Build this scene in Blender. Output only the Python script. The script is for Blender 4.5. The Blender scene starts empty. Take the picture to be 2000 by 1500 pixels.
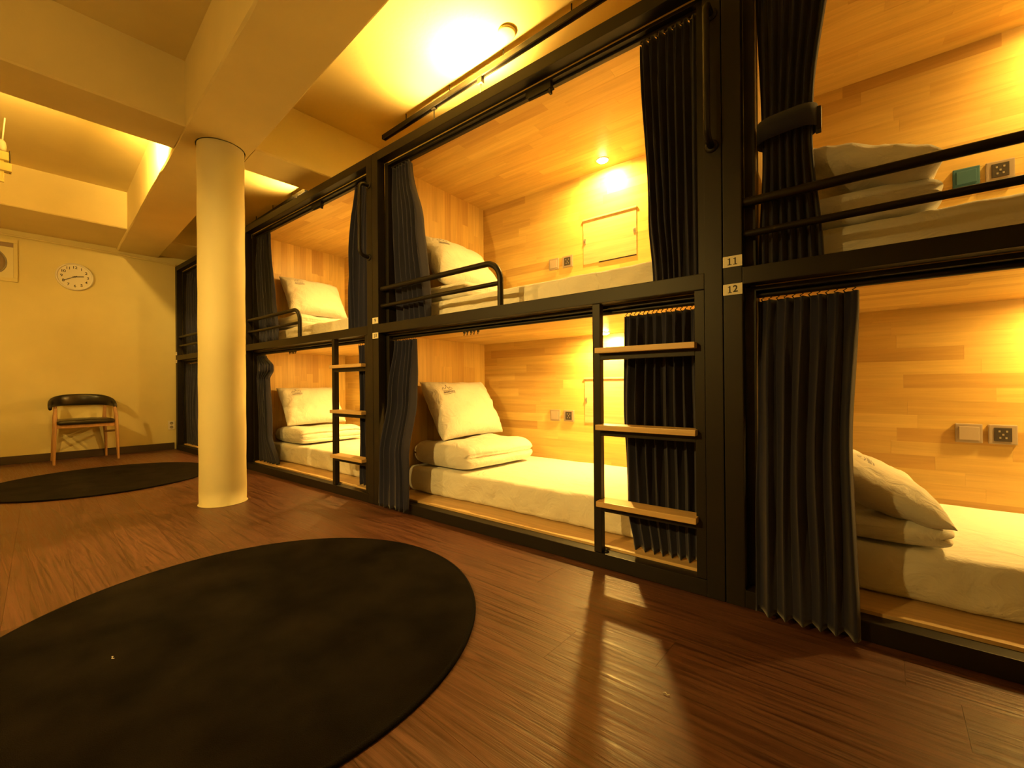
import bpy, bmesh, math, random
from mathutils import Vector, Matrix, noise

# ------------------------------------------------------------------ camera, world, exposure
scene = bpy.context.scene
COL = scene.collection
CAM_H = 0.8192
yaw, pitch, roll, FPX = 52.7208, 0.101, -0.4817, 819.02
cam_data = bpy.data.cameras.new('camera')
cam_data.sensor_width = 36.0
cam_data.lens = FPX / 2000.0 * 36.0
cam_data.clip_start = 0.02
cam = bpy.data.objects.new('camera', cam_data)
COL.objects.link(cam)
a = math.radians(yaw)
F = Vector((-math.cos(a), math.sin(a), 0)); R = Vector((math.sin(a), math.cos(a), 0)); U = Vector((0, 0, 1))
b = math.radians(pitch)
F2 = F * math.cos(b) + U * math.sin(b); U2 = U * math.cos(b) - F * math.sin(b)
c = math.radians(roll)
R3 = R * math.cos(c) + U2 * math.sin(c); U3 = U2 * math.cos(c) - R * math.sin(c)
M = Matrix((R3, U3, -F2)).transposed().to_4x4()
M.translation = Vector((0, 0, CAM_H))
cam.matrix_world = M
scene.camera = cam

world = bpy.data.worlds.new('world')
scene.world = world
world.use_nodes = True
world.node_tree.nodes['Background'].inputs[0].default_value = (1.0, 0.55, 0.2, 1)
world.node_tree.nodes['Background'].inputs[1].default_value = 0.0

scene.view_settings.view_transform = 'Standard'
scene.view_settings.look = 'None'
scene.view_settings.gamma = 1.0
scene.view_settings.use_curve_mapping = False
scene.view_settings.exposure = 0.0

LIGHT = (1.0, 0.59, 0.12)          # colour of the warm lamps
CELL_W = 29.0                       # reading lamp in a cell
D = 1.7253                          # distance of the bunk fronts
XA = -0.3192                        # joint between the two nearest bunks
PITCH = 2.2
YB = 2.782                          # back panel of the cells
ZC, ZC2 = 2.354, 1.1766             # ceilings of upper and lower cells
TH = math.radians(-4.372)           # the room is turned a little against the bunk row
RXV = Vector((math.cos(TH), math.sin(TH), 0)); RYV = Vector((-math.sin(TH), math.cos(TH), 0))
def rm(x, y, z=0.0): return RXV * x + RYV * y + Vector((0, 0, z))

# ------------------------------------------------------------------ materials
def new_mat(name):
    m = bpy.data.materials.new(name); m.use_nodes = True
    nt = m.node_tree
    return m, nt, nt.nodes['Principled BSDF'], nt.nodes.new, nt.links.new
def plain(name, col, rough=0.5, metal=0.0, bump=0.0, bscale=60.0, var=0.0, spec=0.5, sheen=0.0, vscale=2.2):
    m, nt, p, N, L = new_mat(name)
    p.inputs['Base Color'].default_value = (*col, 1); p.inputs['Roughness'].default_value = rough
    p.inputs['Metallic'].default_value = metal; p.inputs['Specular IOR Level'].default_value = spec
    if sheen: p.inputs['Sheen Weight'].default_value = sheen; p.inputs['Sheen Roughness'].default_value = 0.4
    g = N('ShaderNodeNewGeometry')
    n = N('ShaderNodeTexNoise'); n.inputs['Scale'].default_value = bscale; n.inputs['Detail'].default_value = 5
    L(g.outputs['Position'], n.inputs['Vector'])
    if bump:
        bp = N('ShaderNodeBump'); bp.inputs['Strength'].default_value = bump; bp.inputs['Distance'].default_value = 0.01
        L(n.outputs['Fac'], bp.inputs['Height']); L(bp.outputs['Normal'], p.inputs['Normal'])
    if var:
        n2 = N('ShaderNodeTexNoise'); n2.inputs['Scale'].default_value = vscale; n2.inputs['Detail'].default_value = 6
        L(g.outputs['Position'], n2.inputs['Vector'])
        r = N('ShaderNodeValToRGB')
        r.color_ramp.elements[0].position = 0.3; r.color_ramp.elements[1].position = 0.7
        r.color_ramp.elements[0].color = (*[x * (1 - var) for x in col], 1); r.color_ramp.elements[1].color = (*[min(1, x * (1 + var)) for x in col], 1)
        L(n2.outputs['Fac'], r.inputs['Fac']); L(r.outputs['Color'], p.inputs['Base Color'])
    return m
def wood(name, cols, along, grain=(2.0, 45.0), rough=0.45, rot=0.0, bump=0.05, rvar=0.0, streak=0.35, spec=0.5, fig=0.0):
    """cols: list of colours picked per piece; along: axis of the grain"""
    m, nt, p, N, L = new_mat(name)
    p.inputs['Specular IOR Level'].default_value = spec
    g = N('ShaderNodeNewGeometry'); oi = N('ShaderNodeObjectInfo')
    mp = N('ShaderNodeMapping'); sc = [grain[1]] * 3; sc[along] = grain[0]
    mp.inputs['Scale'].default_value = sc; mp.inputs['Rotation'].default_value = (0, 0, rot)
    ad = N('ShaderNodeVectorMath'); ad.operation = 'MULTIPLY_ADD'
    comb = N('ShaderNodeCombineXYZ')
    L(oi.outputs['Random'], comb.inputs[0]); L(oi.outputs['Random'], comb.inputs[1]); L(oi.outputs['Random'], comb.inputs[2])
    ad.inputs[1].default_value = (37.0, 53.0, 71.0)
    L(comb.outputs[0], ad.inputs[0]); L(g.outputs['Position'], mp.inputs['Vector']); L(mp.outputs[0], ad.inputs[2])
    n1 = N('ShaderNodeTexNoise'); n1.inputs['Scale'].default_value = 1.0; n1.inputs['Detail'].default_value = 6; n1.inputs['Roughness'].default_value = 0.6
    n1.inputs['Distortion'].default_value = 0.6 + fig
    L(ad.outputs[0], n1.inputs['Vector'])
    r = N('ShaderNodeValToRGB'); r.color_ramp.interpolation = 'LINEAR'
    els = r.color_ramp.elements
    els[0].position = 0.0; els[0].color = (*cols[0], 1); els[1].position = 1.0; els[1].color = (*cols[-1], 1)
    for i, cc in enumerate(cols[1:-1]):
        e = els.new((i + 1) / (len(cols) - 1)); e.color = (*cc, 1)
    L(oi.outputs['Random'], r.inputs['Fac'])
    st = N('ShaderNodeValToRGB'); st.color_ramp.elements[0].position = 0.35; st.color_ramp.elements[1].position = 0.62
    st.color_ramp.elements[0].color = (1 - streak, 1 - streak * 1.08, 1 - streak * 1.15, 1); st.color_ramp.elements[1].color = (1, 1, 1, 1)
    L(n1.outputs['Fac'], st.inputs['Fac'])
    mx = N('ShaderNodeMix'); mx.data_type = 'RGBA'; mx.blend_type = 'MULTIPLY'; mx.inputs[0].default_value = 1.0
    L(r.outputs['Color'], mx.inputs[6]); L(st.outputs['Color'], mx.inputs[7]); L(mx.outputs[2], p.inputs['Base Color'])
    mr = N('ShaderNodeMapRange'); mr.inputs[1].default_value = 0.3; mr.inputs[2].default_value = 0.7
    mr.inputs[3].default_value = rough - rvar; mr.inputs[4].default_value = rough + rvar
    L(n1.outputs['Fac'], mr.inputs[0]); L(mr.outputs[0], p.inputs['Roughness'])
    bp = N('ShaderNodeBump'); bp.inputs['Strength'].default_value = bump; bp.inputs['Distance'].default_value = 0.01
    L(n1.outputs['Fac'], bp.inputs['Height']); L(bp.outputs['Normal'], p.inputs['Normal'])
    return m
def cloth(name, col, wscale=7.0, wstr=0.25, weave=900.0, rough=0.85, sheen=0.0):
    m, nt, p, N, L = new_mat(name)
    p.inputs['Base Color'].default_value = (*col, 1); p.inputs['Roughness'].default_value = rough; p.inputs['Specular IOR Level'].default_value = 0.2
    if sheen: p.inputs['Sheen Weight'].default_value = sheen
    g = N('ShaderNodeNewGeometry')
    n = N('ShaderNodeTexNoise'); n.inputs['Scale'].default_value = wscale; n.inputs['Detail'].default_value = 4; n.inputs['Distortion'].default_value = 1.2
    L(g.outputs['Position'], n.inputs['Vector'])
    w = N('ShaderNodeTexNoise'); w.inputs['Scale'].default_value = weave
    L(g.outputs['Position'], w.inputs['Vector'])
    b1 = N('ShaderNodeBump'); b1.inputs['Strength'].default_value = wstr; b1.inputs['Distance'].default_value = 0.03
    L(n.outputs['Fac'], b1.inputs['Height'])
    b2 = N('ShaderNodeBump'); b2.inputs['Strength'].default_value = 0.15; b2.inputs['Distance'].default_value = 0.002
    L(w.outputs['Fac'], b2.inputs['Height']); L(b1.outputs['Normal'], b2.inputs['Normal']); L(b2.outputs['Normal'], p.inputs['Normal'])
    return m
def emit(name, col, s):
    m, nt, p, N, L = new_mat(name)
    p.inputs['Base Color'].default_value = (.8, .8, .8, 1)
    p.inputs['Emission Color'].default_value = (*col, 1); p.inputs['Emission Strength'].default_value = s
    return m

M_STEEL = plain('charcoal_steel', (.013, .0105, .0095), .45, 0.0, .04, 300, spec=.28)
RUB = [(.60, .39, .115), (.70, .485, .15), (.64, .43, .13), (.74, .53, .175), (.53, .325, .095), (.69, .465, .14)]
M_STAVE_X = wood('rubberwood_along_x', RUB, 0, (2.2, 42.0), .42, streak=.16)
M_STAVE_Z = wood('rubberwood_upright', RUB, 2, (2.2, 42.0), .42, streak=.16)
M_BOARD = wood('rubberwood_board', [(.66, .46, .23), (.70, .50, .26)], 0, (2.0, 40.0), .42, streak=.2)
M_TREAD = wood('ladder_wood', [(.66, .45, .21), (.70, .49, .24)], 0, (2.0, 45.0), .4, streak=.16)
M_PLANK = wood('vinyl_plank', [(.118, .049, .034), (.144, .062, .045), (.130, .055, .038), (.160, .070, .050), (.108, .045, .031)], 0,
               (1.6, 42.0), .40, rot=-TH, bump=.32, rvar=.12, streak=.6, fig=1.2)
M_SHEET = cloth('white_sheet', (.80, .79, .76), 9.0, .5)
M_PILLOW = cloth('white_pillowcase', (.80, .79, .76), 13.0, .4)
M_NAVY = cloth('navy_curtain', (.018, .020, .052), 5.0, .1, 700.0, .75, sheen=.25)
M_WALL = plain('cream_wall_paint', (.74, .66, .33), .75, 0, .08, 90, .05)
M_CEIL = plain('cream_ceiling_paint', (.76, .645, .32), .8, 0, .10, 45, .05)
M_COLUMN = plain('cream_column_paint', (.76, .70, .42), .6, 0, .06, 30, .04)
M_BASEB = plain('dark_brown_skirting', (.045, .030, .022), .5, 0, .02, 60)
M_RUG = plain('charcoal_rug_pile', (.0105, .0085, .0075), .95, 0, .6, 420, .5, spec=.05, vscale=6.0)
M_RUGEDGE = plain('black_rug_binding', (.006, .005, .005), .9, 0, .4, 300, spec=.1)
M_WHITEP = plain('white_plastic', (.78, .75, .68), .4)
M_FACE = plain('clock_face', (.80, .77, .66), .6)
M_INK = plain('dark_ink', (.03, .025, .02), .6)
M_BLUE = plain('blue_print', (.05, .06, .16), .8)
M_CHAIRW = wood('beech_chair_wood', [(.44, .25, .11), (.47, .27, .12)], 2, (3.0, 60.0), .4, streak=.2)
M_VINYL = plain('black_vinyl', (.016, .013, .011), .28, 0, .05, 220)
M_PLATE = plain('champagne_plastic', (.34, .27, .21), .35)
M_PLATEL = plain('champagne_rocker', (.42, .34, .27), .3)
M_DARKP = plain('dark_socket_plastic', (.05, .04, .035), .4)
M_TEAL = plain('teal_plastic', (.045, .13, .19), .4)
M_SIGN = plain('cream_sign_plate', (.78, .74, .62), .45)
M_CHROME = plain('steel_hook', (.55, .53, .5), .3, .9)
M_LENS = emit('lit_lamp_lens', (1.0, .62, .18), 420.0)
M_FAN = plain('brownish_fan_plastic', (.34, .25, .16), .5)
M_GREYP = plain('grey_plastic', (.30, .27, .22), .5)
M_FLUFF = plain('white_lint', (.8, .78, .72), .9)

# ------------------------------------------------------------------ mesh helpers
class MB:
    def __init__(s): s.v = []; s.f = []; s.sm = []
    def add(s, vs, fs, smooth=False):
        o = len(s.v); s.v += [tuple(x) for x in vs]
        for f in fs: s.f.append([i + o for i in f]); s.sm.append(smooth)
        return s
    def box(s, x0, x1, y0, y1, z0, z1, bev=0.0, M=None):
        if bev <= 0:
            vs = [(x, y, z) for z in (z0, z1) for y in (y0, y1) for x in (x0, x1)]
            fs = [[0, 2, 3, 1], [4, 5, 7, 6], [0, 1, 5, 4], [2, 6, 7, 3], [0, 4, 6, 2], [1, 3, 7, 5]]
            if M: vs = [M @ Vector(v) for v in vs]
            return s.add(vs, fs)
        bm = bmesh.new(); bmesh.ops.create_cube(bm, size=1)
        for v in bm.verts: v.co = Vector(((x0 + x1) / 2 + v.co.x * (x1 - x0), (y0 + y1) / 2 + v.co.y * (y1 - y0), (z0 + z1) / 2 + v.co.z * (z1 - z0)))
        bmesh.ops.bevel(bm, geom=bm.edges[:], offset=bev, segments=2, affect='EDGES', profile=.7)
        bm.verts.index_update()
        vs = [(M @ v.co) if M else v.co.copy() for v in bm.verts]
        s.add(vs, [[v.index for v in f.verts] for f in bm.faces]); bm.free(); return s
    def tube(s, pts, r, n=10, cap=True, closed=False):
        pts = [Vector(p) for p in pts]; rs = r if isinstance(r, (list, tuple)) else [r] * len(pts)
        up = Vector((0, 0, 1)); rings = []; prev = None; m = len(pts)
        for i, p in enumerate(pts):
            if closed: t = (pts[(i + 1) % m] - pts[i - 1]).normalized()
            else: t = ((pts[min(i + 1, m - 1)] - p).normalized() + (p - pts[max(i - 1, 0)]).normalized()).normalized()
            if prev is None:
                ref = up if abs(t.z) < .9 else Vector((1, 0, 0)); nrm = t.cross(ref).normalized()
            else: nrm = (prev - t * prev.dot(t)).normalized()
            prev = nrm; bn = t.cross(nrm)
            rings.append([p + (nrm * math.cos(2 * math.pi * k / n) + bn * math.sin(2 * math.pi * k / n)) * rs[i] for k in range(n)])
        vs = [v for rg in rings for v in rg]; fs = []
        for i in range(m if closed else m - 1):
            j = (i + 1) % m
            for k in range(n): fs.append([i * n + k, i * n + (k + 1) % n, j * n + (k + 1) % n, j * n + k])
        s.add(vs, fs, True)
        if cap and not closed: s.add(rings[0], [list(range(n))[::-1]]); s.add(rings[-1], [list(range(n))])
        return s
    def lathe(s, prof, n=32, M=None, smooth=True, cap=True):
        vs = []; fs = []
        for (r, z) in prof:
            for k in range(n): vs.append(Vector((r * math.cos(2 * math.pi * k / n), r * math.sin(2 * math.pi * k / n), z)))
        for i in range(len(prof) - 1):
            for k in range(n): fs.append([i * n + k, i * n + (k + 1) % n, (i + 1) * n + (k + 1) % n, (i + 1) * n + k])
        if cap and prof[0][0] > 1e-4: fs.append(list(range(n))[::-1])
        if cap and prof[-1][0] > 1e-4: fs.append([(len(prof) - 1) * n + k for k in range(n)])
        if M: vs = [M @ v for v in vs]
        return s.add(vs, fs, smooth)
    def grid(s, fn, nu, nv, smooth=True):
        vs = [fn(i / nu, j / nv) for j in range(nv + 1) for i in range(nu + 1)]
        fs = [[j * (nu + 1) + i, j * (nu + 1) + i + 1, (j + 1) * (nu + 1) + i + 1, (j + 1) * (nu + 1) + i] for j in range(nv) for i in range(nu)]
        return s.add(vs, fs, smooth)
    def build(s, name, mat, parent=None, loc=None, weld=False):
        me = bpy.data.meshes.new(name); me.from_pydata([tuple(v) for v in s.v], [], s.f); me.update()
        for p, sm in zip(me.polygons, s.sm): p.use_smooth = sm
        if weld:
            bm = bmesh.new(); bm.from_mesh(me); bmesh.ops.remove_doubles(bm, verts=bm.verts, dist=1e-5)
            bmesh.ops.recalc_face_normals(bm, faces=bm.faces); bm.to_mesh(me); bm.free()
        me.materials.append(mat)
        o = bpy.data.objects.new(name, me); COL.objects.link(o)
        if parent: o.parent = parent
        if loc is not None: o.location = loc
        return o
def tag(o, label=None, cat=None, group=None, kind=None):
    if label: o['label'] = label
    if cat: o['category'] = cat
    if group: o['group'] = group
    if kind: o['kind'] = kind
    return o
def empty(name, loc, rz=0.0):
    o = bpy.data.objects.new(name, None); o.empty_display_size = .1; COL.objects.link(o)
    o.location = loc; o.rotation_euler = (0, 0, rz); return o
def solidify(o, t, off=0):
    md = o.modifiers.new('thick', 'SOLIDIFY'); md.thickness = t; md.offset = off
def unit_mesh(name, mat):
    mb = MB().box(-.5, .5, -.5, .5, -.5, .5)
    me = bpy.data.meshes.new(name); me.from_pydata(mb.v, [], mb.f); me.materials.append(mat); me.update(); return me
def text_mesh(txt, size, depth, bold=0.0):
    cu = bpy.data.curves.new('numeral', 'FONT'); cu.body = txt; cu.size = size; cu.extrude = depth; cu.align_x = 'CENTER'; cu.align_y = 'CENTER'; cu.offset = bold
    ob = bpy.data.objects.new('numeral', cu); COL.objects.link(ob)
    dg = bpy.context.evaluated_depsgraph_get(); me = bpy.data.meshes.new_from_object(ob.evaluated_get(dg))
    bpy.data.objects.remove(ob); bpy.data.curves.remove(cu); return me
def put_text(name, txt, size, depth, mat, parent, M, bold=0.0):
    me = text_mesh(txt, size, depth, bold); me.transform(M); me.materials.clear(); me.materials.append(mat)
    o = bpy.data.objects.new(name, me); COL.objects.link(o); o.parent = parent; return o
def link_light(name, ld, parent, loc, target=None):
    o = bpy.data.objects.new(name, ld); COL.objects.link(o); o.parent = parent; o.location = loc
    if target is not None:
        d = Vector(target) - Vector(loc); o.rotation_euler = d.to_track_quat('-Z', 'Y').to_euler()
    return o

# ------------------------------------------------------------------ room shell (room frame turned by TH)
ZB, ZCE = 2.52, 2.95
X0, X1, Y0, Y1 = -7.10, 2.95, -1.55, 3.35
def room_obj(name, mb, mat, kind='structure', **k):
    o = mb.build(name, mat); o.rotation_euler = (0, 0, TH); tag(o, kind=kind, **k); return o
floor = room_obj('floor', MB().box(X0, X1, Y0, Y1, -.06, -.0045), M_BASEB, label='brown wood-look plank floor of the dormitory room')
rnd = random.Random(4)
pm = unit_mesh('plank', M_PLANK)
W, GAP = 0.182, .0007
row = 0; y = Y0
def plank(x0, x1, y0, y1, dz):
    o = bpy.data.objects.new('plank', pm); COL.objects.link(o); o.parent = floor
    o.location = ((x0 + x1) / 2, (y0 + y1) / 2, -.0025 + dz); o.scale = (x1 - x0 - GAP, y1 - y0 - GAP, .005); return o
while y < 1.95:
    x = X0 - rnd.random() * 1.1
    while x < X1:
        xe = min(x + 1.22, X1)
        if xe > X0: plank(max(x, X0), xe, y, min(y + W, Y1), rnd.uniform(-.0002, 0))
        x += 1.22
    y += W
room_obj('ceiling', MB().box(X0, X1, Y0, Y1, ZCE, ZCE + .1), M_CEIL, label='cream painted concrete ceiling slab above the beams')
room_obj('wall_far', MB().box(X0 - .12, X0, Y0, Y1, -.06, ZCE + .1), M_WALL, label='cream wall behind the clock and the chair')
room_obj('wall_left', MB().box(X0, X1, Y0 - .12, Y0, -.06, ZCE + .1), M_WALL, label='cream wall facing the bunk row')
room_obj('wall_right', MB().box(X0, X1, Y1, Y1 + .12, -.06, ZCE + .1), M_WALL, label='cream wall behind the bunk row')
room_obj('wall_near', MB().box(X1, X1 + .12, Y0, Y1, -.06, ZCE + .1), M_WALL, label='cream wall opposite the clock wall')
room_obj('baseboard_far', MB().box(X0, X0 + .012, Y0, 1.185, 0, .088, .003), M_BASEB, label='dark brown baseboard under the clock wall')
room_obj('baseboard_left', MB().box(X0 + .012, X1, Y0, Y0 + .012, 0, .088, .003), M_BASEB, label='dark brown baseboard of the wall facing the bunks')
def rough_beam(x0, x1, y0, y1, z0, z1, seed, seg=.12):
    """beam with slightly uneven plastered lower arrises"""
    mb = MB(); L = max(x1 - x0, y1 - y0); n = max(4, int(L / seg)); alongx = (x1 - x0) > (y1 - y0)
    vs = []; fs = []
    for i in range(n + 1):
        t = i / n; w = lambda k: noise.noise(Vector((t * L * 4, seed + k * 7.3, 0))) * .006
        ring = [(0, z1), (0, z0 + .008 + w(1)), (.008 + w(2), z0), (1, z0), (2, z0 + .008 + w(3)), (2, z1)]
        if alongx:
            x = x0 + t * L; cs = [(x, y0, z1), (x, y0 + w(4) * .4, z0 + .010 + w(1)), (x, y0 + .010 + w(2), z0), (x, y1 - .010 + w(3), z0), (x, y1 + w(5) * .4, z0 + .010 + w(6)), (x, y1, z1)]
        else:
            yy = y0 + t * L; cs = [(x1, yy, z1), (x1 + w(4) * .4, yy, z0 + .010 + w(1)), (x1 - .010 + w(2), yy, z0), (x0 + .010 + w(3), yy, z0), (x0 + w(5) * .4, yy, z0 + .010 + w(6)), (x0, yy, z1)]
        vs += cs
    for i in range(n):
        for k in range(5): fs.append([i * 6 + k, (i + 1) * 6 + k, (i + 1) * 6 + k + 1, i * 6 + k + 1])
    fs += [[0, 1, 2, 3, 4, 5], [n * 6 + k for k in range(5, -1, -1)]]
    return mb.add(vs, fs)
room_obj('ceiling_beam', rough_beam(X0, X1, .635, 1.035, ZB, ZCE, 3.1), M_CEIL, label='long cream ceiling beam running over the round column')
room_obj('ceiling_beam', rough_beam(-3.79, -3.40, Y0, .635, ZB + .004, ZCE, 9.7), M_CEIL, label='cream cross beam left of the round column')
room_obj('ceiling_beam', rough_beam(-3.75, -3.37, 1.035, Y1, ZB + .004, ZCE, 5.2), M_CEIL, label='cream cross beam between column and bunk row')
room_obj('ceiling_beam', rough_beam(X0, -6.16, Y0, .635, ZB + .03, ZCE, 6.6), M_CEIL, label='cream beam along the top of the clock wall')
room_obj('ceiling_beam', rough_beam(X0, -6.35, 1.035, Y1, ZB + .03, ZCE, 2.6), M_CEIL, label='short cream beam above the farthest bunk')
room_obj('ceiling_beam', rough_beam(1.25, 1.65, Y0, .635, ZB + .004, ZCE, 8.8), M_CEIL, label='cream cross beam behind the viewer')
# column
cx, cy = -3.459, 1.131
mb = MB(); prof = [(.1415 + .0012 * math.sin(i * 1.7), .004 + (ZB - .006) * i / 24) for i in range(25)]
mb.lathe([(.150, 0), (.1475, .004)] + prof + [(.149, ZB - .002)], 48)
tag(mb.build('column', M_COLUMN, loc=(cx, cy, 0)), 'round cream painted column standing on the plank floor', 'column', kind='structure')
# conduit along far wall top
mb = MB(); mb.tube([(X0 + .03, Y0, 2.49), (X0 + .03, -.2, 2.486), (X0 + .03, .62, 2.478), (X0 + .03, 1.2, 2.45)], .011, 8)
room_obj('cable_conduit', mb, M_WALL, kind='thing', label='thin painted cable conduit along the top of clock wall', cat='conduit')

# ------------------------------------------------------------------ bunks
stave_x = unit_mesh('stave', M_STAVE_X); stave_z = unit_mesh('stave', M_STAVE_Z)
def staves(parent, axis, plane, u0, u1, v0, v1, fixed, th, seed, length=.55, width=.065):
    """butt-jointed staves; plane 'xz' (back), 'xy' (ceiling), 'yz' (side); axis = long direction"""
    r = random.Random(seed); n = max(1, round((v1 - v0) / width)); w = (v1 - v0) / n
    for i in range(n):
        va = v0 + i * w; u = u0 - r.random() * length * .8
        while u < u1 - .02:
            ue = u + length * r.choice([.72, .9, 1.0, 1.15])
            if u1 - ue < .12: ue = u1
            a_, b_ = max(u, u0), min(ue, u1)
            if b_ - a_ > .03:
                o = bpy.data.objects.new('stave', stave_z if plane == 'yz' else stave_x); COL.objects.link(o); o.parent = parent
                p = r.uniform(0, .0004); cu, cv, lu, lv = (a_ + b_) / 2, va + w / 2, b_ - a_ - .0002, w - .0002
                if plane == 'xz': o.location = (cu, fixed - th / 2 - p, cv); o.scale = (lu, th, lv)
                elif plane == 'xy': o.location = (cu, cv, fixed - th / 2 - p); o.scale = (lu, lv, th)
                else: o.location = (fixed + th / 2 + p, cv, cu); o.scale = (th, lv, lu)
            u = ue
NAMES = ['farthest bunk bed, beside the clock wall and mostly behind the column', 'second bunk bed from the clock wall, right of the column',
         'bunk bed with the ladder and curved guard rail in the picture centre', 'nearest bunk bed at right, numbered 11 and 12']
BUNK = ['left of the column', 'right of the column', 'in the middle bunk', 'in the nearest bunk']
PLATES = [('5', '6'), ('7', '8'), ('9', '10'), ('11', '12')]
ZF, ZF2 = .075, 1.212     # cell floors
SM = .018
def arc(cx_, cz_, r_, a0, a1, y, n=8):
    return [(cx_ + r_ * math.cos(math.radians(a0 + (a1 - a0) * i / n)), y, cz_ + r_ * math.sin(math.radians(a0 + (a1 - a0) * i / n))) for i in range(n + 1)]
def bunk(k):
    xb = XA - PITCH * (3 - k)
    root = empty('bunk_bed', (xb, D, 0))
    tag(root, NAMES[k], 'bunk bed', 'two-storey capsule bunks in a row')
    dy = YB - D
    P = lambda mb, n, m=M_STEEL, par=root: mb.build(n, m, par)
    P(MB().box(.0015, .0645, 0, .06, 0, 2.42, .003), 'post'); P(MB().box(PITCH - .0645, PITCH - .0015, 0, .06, 0, 2.42, .003), 'post')
    P(MB().box(.0015, .0645, dy + .02, dy + .08, 0, 2.42, .003), 'post'); P(MB().box(PITCH - .0645, PITCH - .0015, dy + .02, dy + .08, 0, 2.42, .003), 'post')
    P(MB().box(.0645, PITCH - .0645, 0, .06, 2.36, 2.42, .003), 'top_beam')
    P(MB().box(.0645, PITCH - .0645, 0, .06, 1.179, 1.241, .003), 'mid_beam')
    P(MB().box(.0645, PITCH - .0645, 0, .06, 0.001, .064, .003), 'base_beam')
    # boards
    full = k > 0
    xl, xr = .10, 2.10
    for z0, z1, zc in ((ZF, ZC2, ZC2), (ZF2, ZC, ZC)):
        bp = P(MB().box(xl, xr, dy, dy + SM, z0, z1), 'back_panel', M_STAVE_X)
        lp = P(MB().box(xl - SM, xl - .0005, .126, dy + SM, z0 - .03, z1), 'side_panel', M_STAVE_Z)
        P(MB().box(xr + .0005, xr + SM, .126, dy + SM, z0 - .03, z1), 'side_panel', M_STAVE_Z)
        cp = P(MB().box(xl - SM, xr + SM, .062, dy + SM, z1 + .0005, z1 + .018), 'ceiling_panel', M_STAVE_X)
        P(MB().box(xl, xr, .061, dy, z0 - .03, z0, .0015), 'floor_panel', M_BOARD)
        if full:
            staves(bp, 0, 'xz', xl, xr, z0, z1, dy, .004, k * 31 + int(z0 * 10))
            staves(cp, 0, 'xy', xl, xr, .063, dy, z1, .004, k * 57 + int(z0 * 10) + 5)
            staves(lp, 2, 'yz', z0, z1, .126, dy, xl - .0005, .004, k * 83 + int(z0 * 10) + 9, .5)
    for x0, x1 in ((.0645, xl - .0005), (xr + .0005, PITCH - .0645)):
        for z0, z1 in ((.064, 1.179), (1.241, 2.36)): P(MB().box(x0, x1, .062, .125, z0, z1), 'side_trim')
    # curtain rails
    P(MB().box(.0645, PITCH - .0645, .061, .112, 2.338, 2.3535, .002), 'rail_cover')
    P(MB().box(.0645, PITCH - .0645, .061, .118, 1.160, 1.1762, .002), 'rail_cover')
    P(MB().box(.07, PITCH - .07, .088, .112, 2.326, 2.338, .003), 'curtain_rail')
    P(MB().tube([(.07, .1, 1.149), (PITCH - .07, .1, 1.149)], .011, 12), 'curtain_rail')
    mb = MB().box(1.268, 1.42, .055, .082, 2.300, 2.335, .004); mb.tube([(1.28, .07, 2.297), (1.43, .07, 2.293)], .006, 8); mb.box(1.405, 1.417, .06, .078, 2.275, 2.3, .002)
    P(mb, 'curtain_catch')
    mb = MB()
    for i, xx in enumerate((.775, .80, .83, .855, .885)):
        mb.box(xx - .005, xx + .005, .094, .106, 1.128 + .004 * (i % 2), 1.148, .001); mb.tube([(xx, .1, 1.128 + .004 * (i % 2)), (xx, .096, 1.115)], .003, 6)
    mb.box(.765, .9, .09, .11, 1.142, 1.148, .001)
    P(mb, 'curtain_runner')
    # guard rail
    g = P(MB().tube([(.05, .03, 1.484), (1.01, .03, 1.484)] + arc(1.01, 1.384, .1, 90, 0, .03, 10)[1:] + [(1.11, .03, 1.238)], .0165, 14), 'guard_rail')
    MB().tube([(.05, .03, 1.367), (1.11, .03, 1.367)], .013, 12).build('rail_bar', M_STEEL, g)
    # grab handle on the right post
    xh, yh = 2.165, -.075
    pts = [(xh, .005, 2.215), (xh, yh + .04, 2.215)] + [(xh, yh + .04 - .04 * math.sin(t), 2.175 + .04 * math.cos(t)) for t in (.5, 1.0, 1.57)] + \
          [(xh, yh, 1.755)] + [(xh, yh + .04 - .04 * math.cos(t), 1.755 - .04 * math.sin(t)) for t in (.5, 1.0, 1.57)] + [(xh, .005, 1.715)]
    mb = MB().tube(pts, .0125, 12)
    for zz in (2.215, 1.715): mb.lathe([(.024, 0), (.024, .005), (.016, .008)], 16, Matrix.Translation((xh, 0, zz)) @ Matrix.Rotation(math.pi / 2, 4, 'X'))
    P(mb, 'grab_handle')
    # number plates
    for zc_, t in ((1.267, PLATES[k][0]), (1.164, PLATES[k][1])):
        pl = P(MB().box(.001, .065, -.0035, 0, zc_ - .0205, zc_ + .0205, .0015), 'number_plate', M_SIGN)
        for q, ch in enumerate(t):
            xq = .033 + (q - (len(t) - 1) / 2) * .0185
            if ch == '1':       # slab-serif figure one
                mbs = MB().box(xq - .0022, xq + .0022, -.0040, -.0034, zc_ - .0118, zc_ + .0125).box(xq - .0066, xq + .0066, -.0040, -.0034, zc_ - .0130, zc_ - .0104)
                mbs.box(xq - .0062, xq - .0020, -.0040, -.0034, zc_ + .0078, zc_ + .0104); mbs.build('numeral', M_INK, pl)
            else:
                put_text('numeral', ch, .034, .0003, M_INK, pl, Matrix.Translation((xq, -.0037, zc_)) @ Matrix.Rotation(math.pi / 2, 4, 'X'), .0007)
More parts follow.
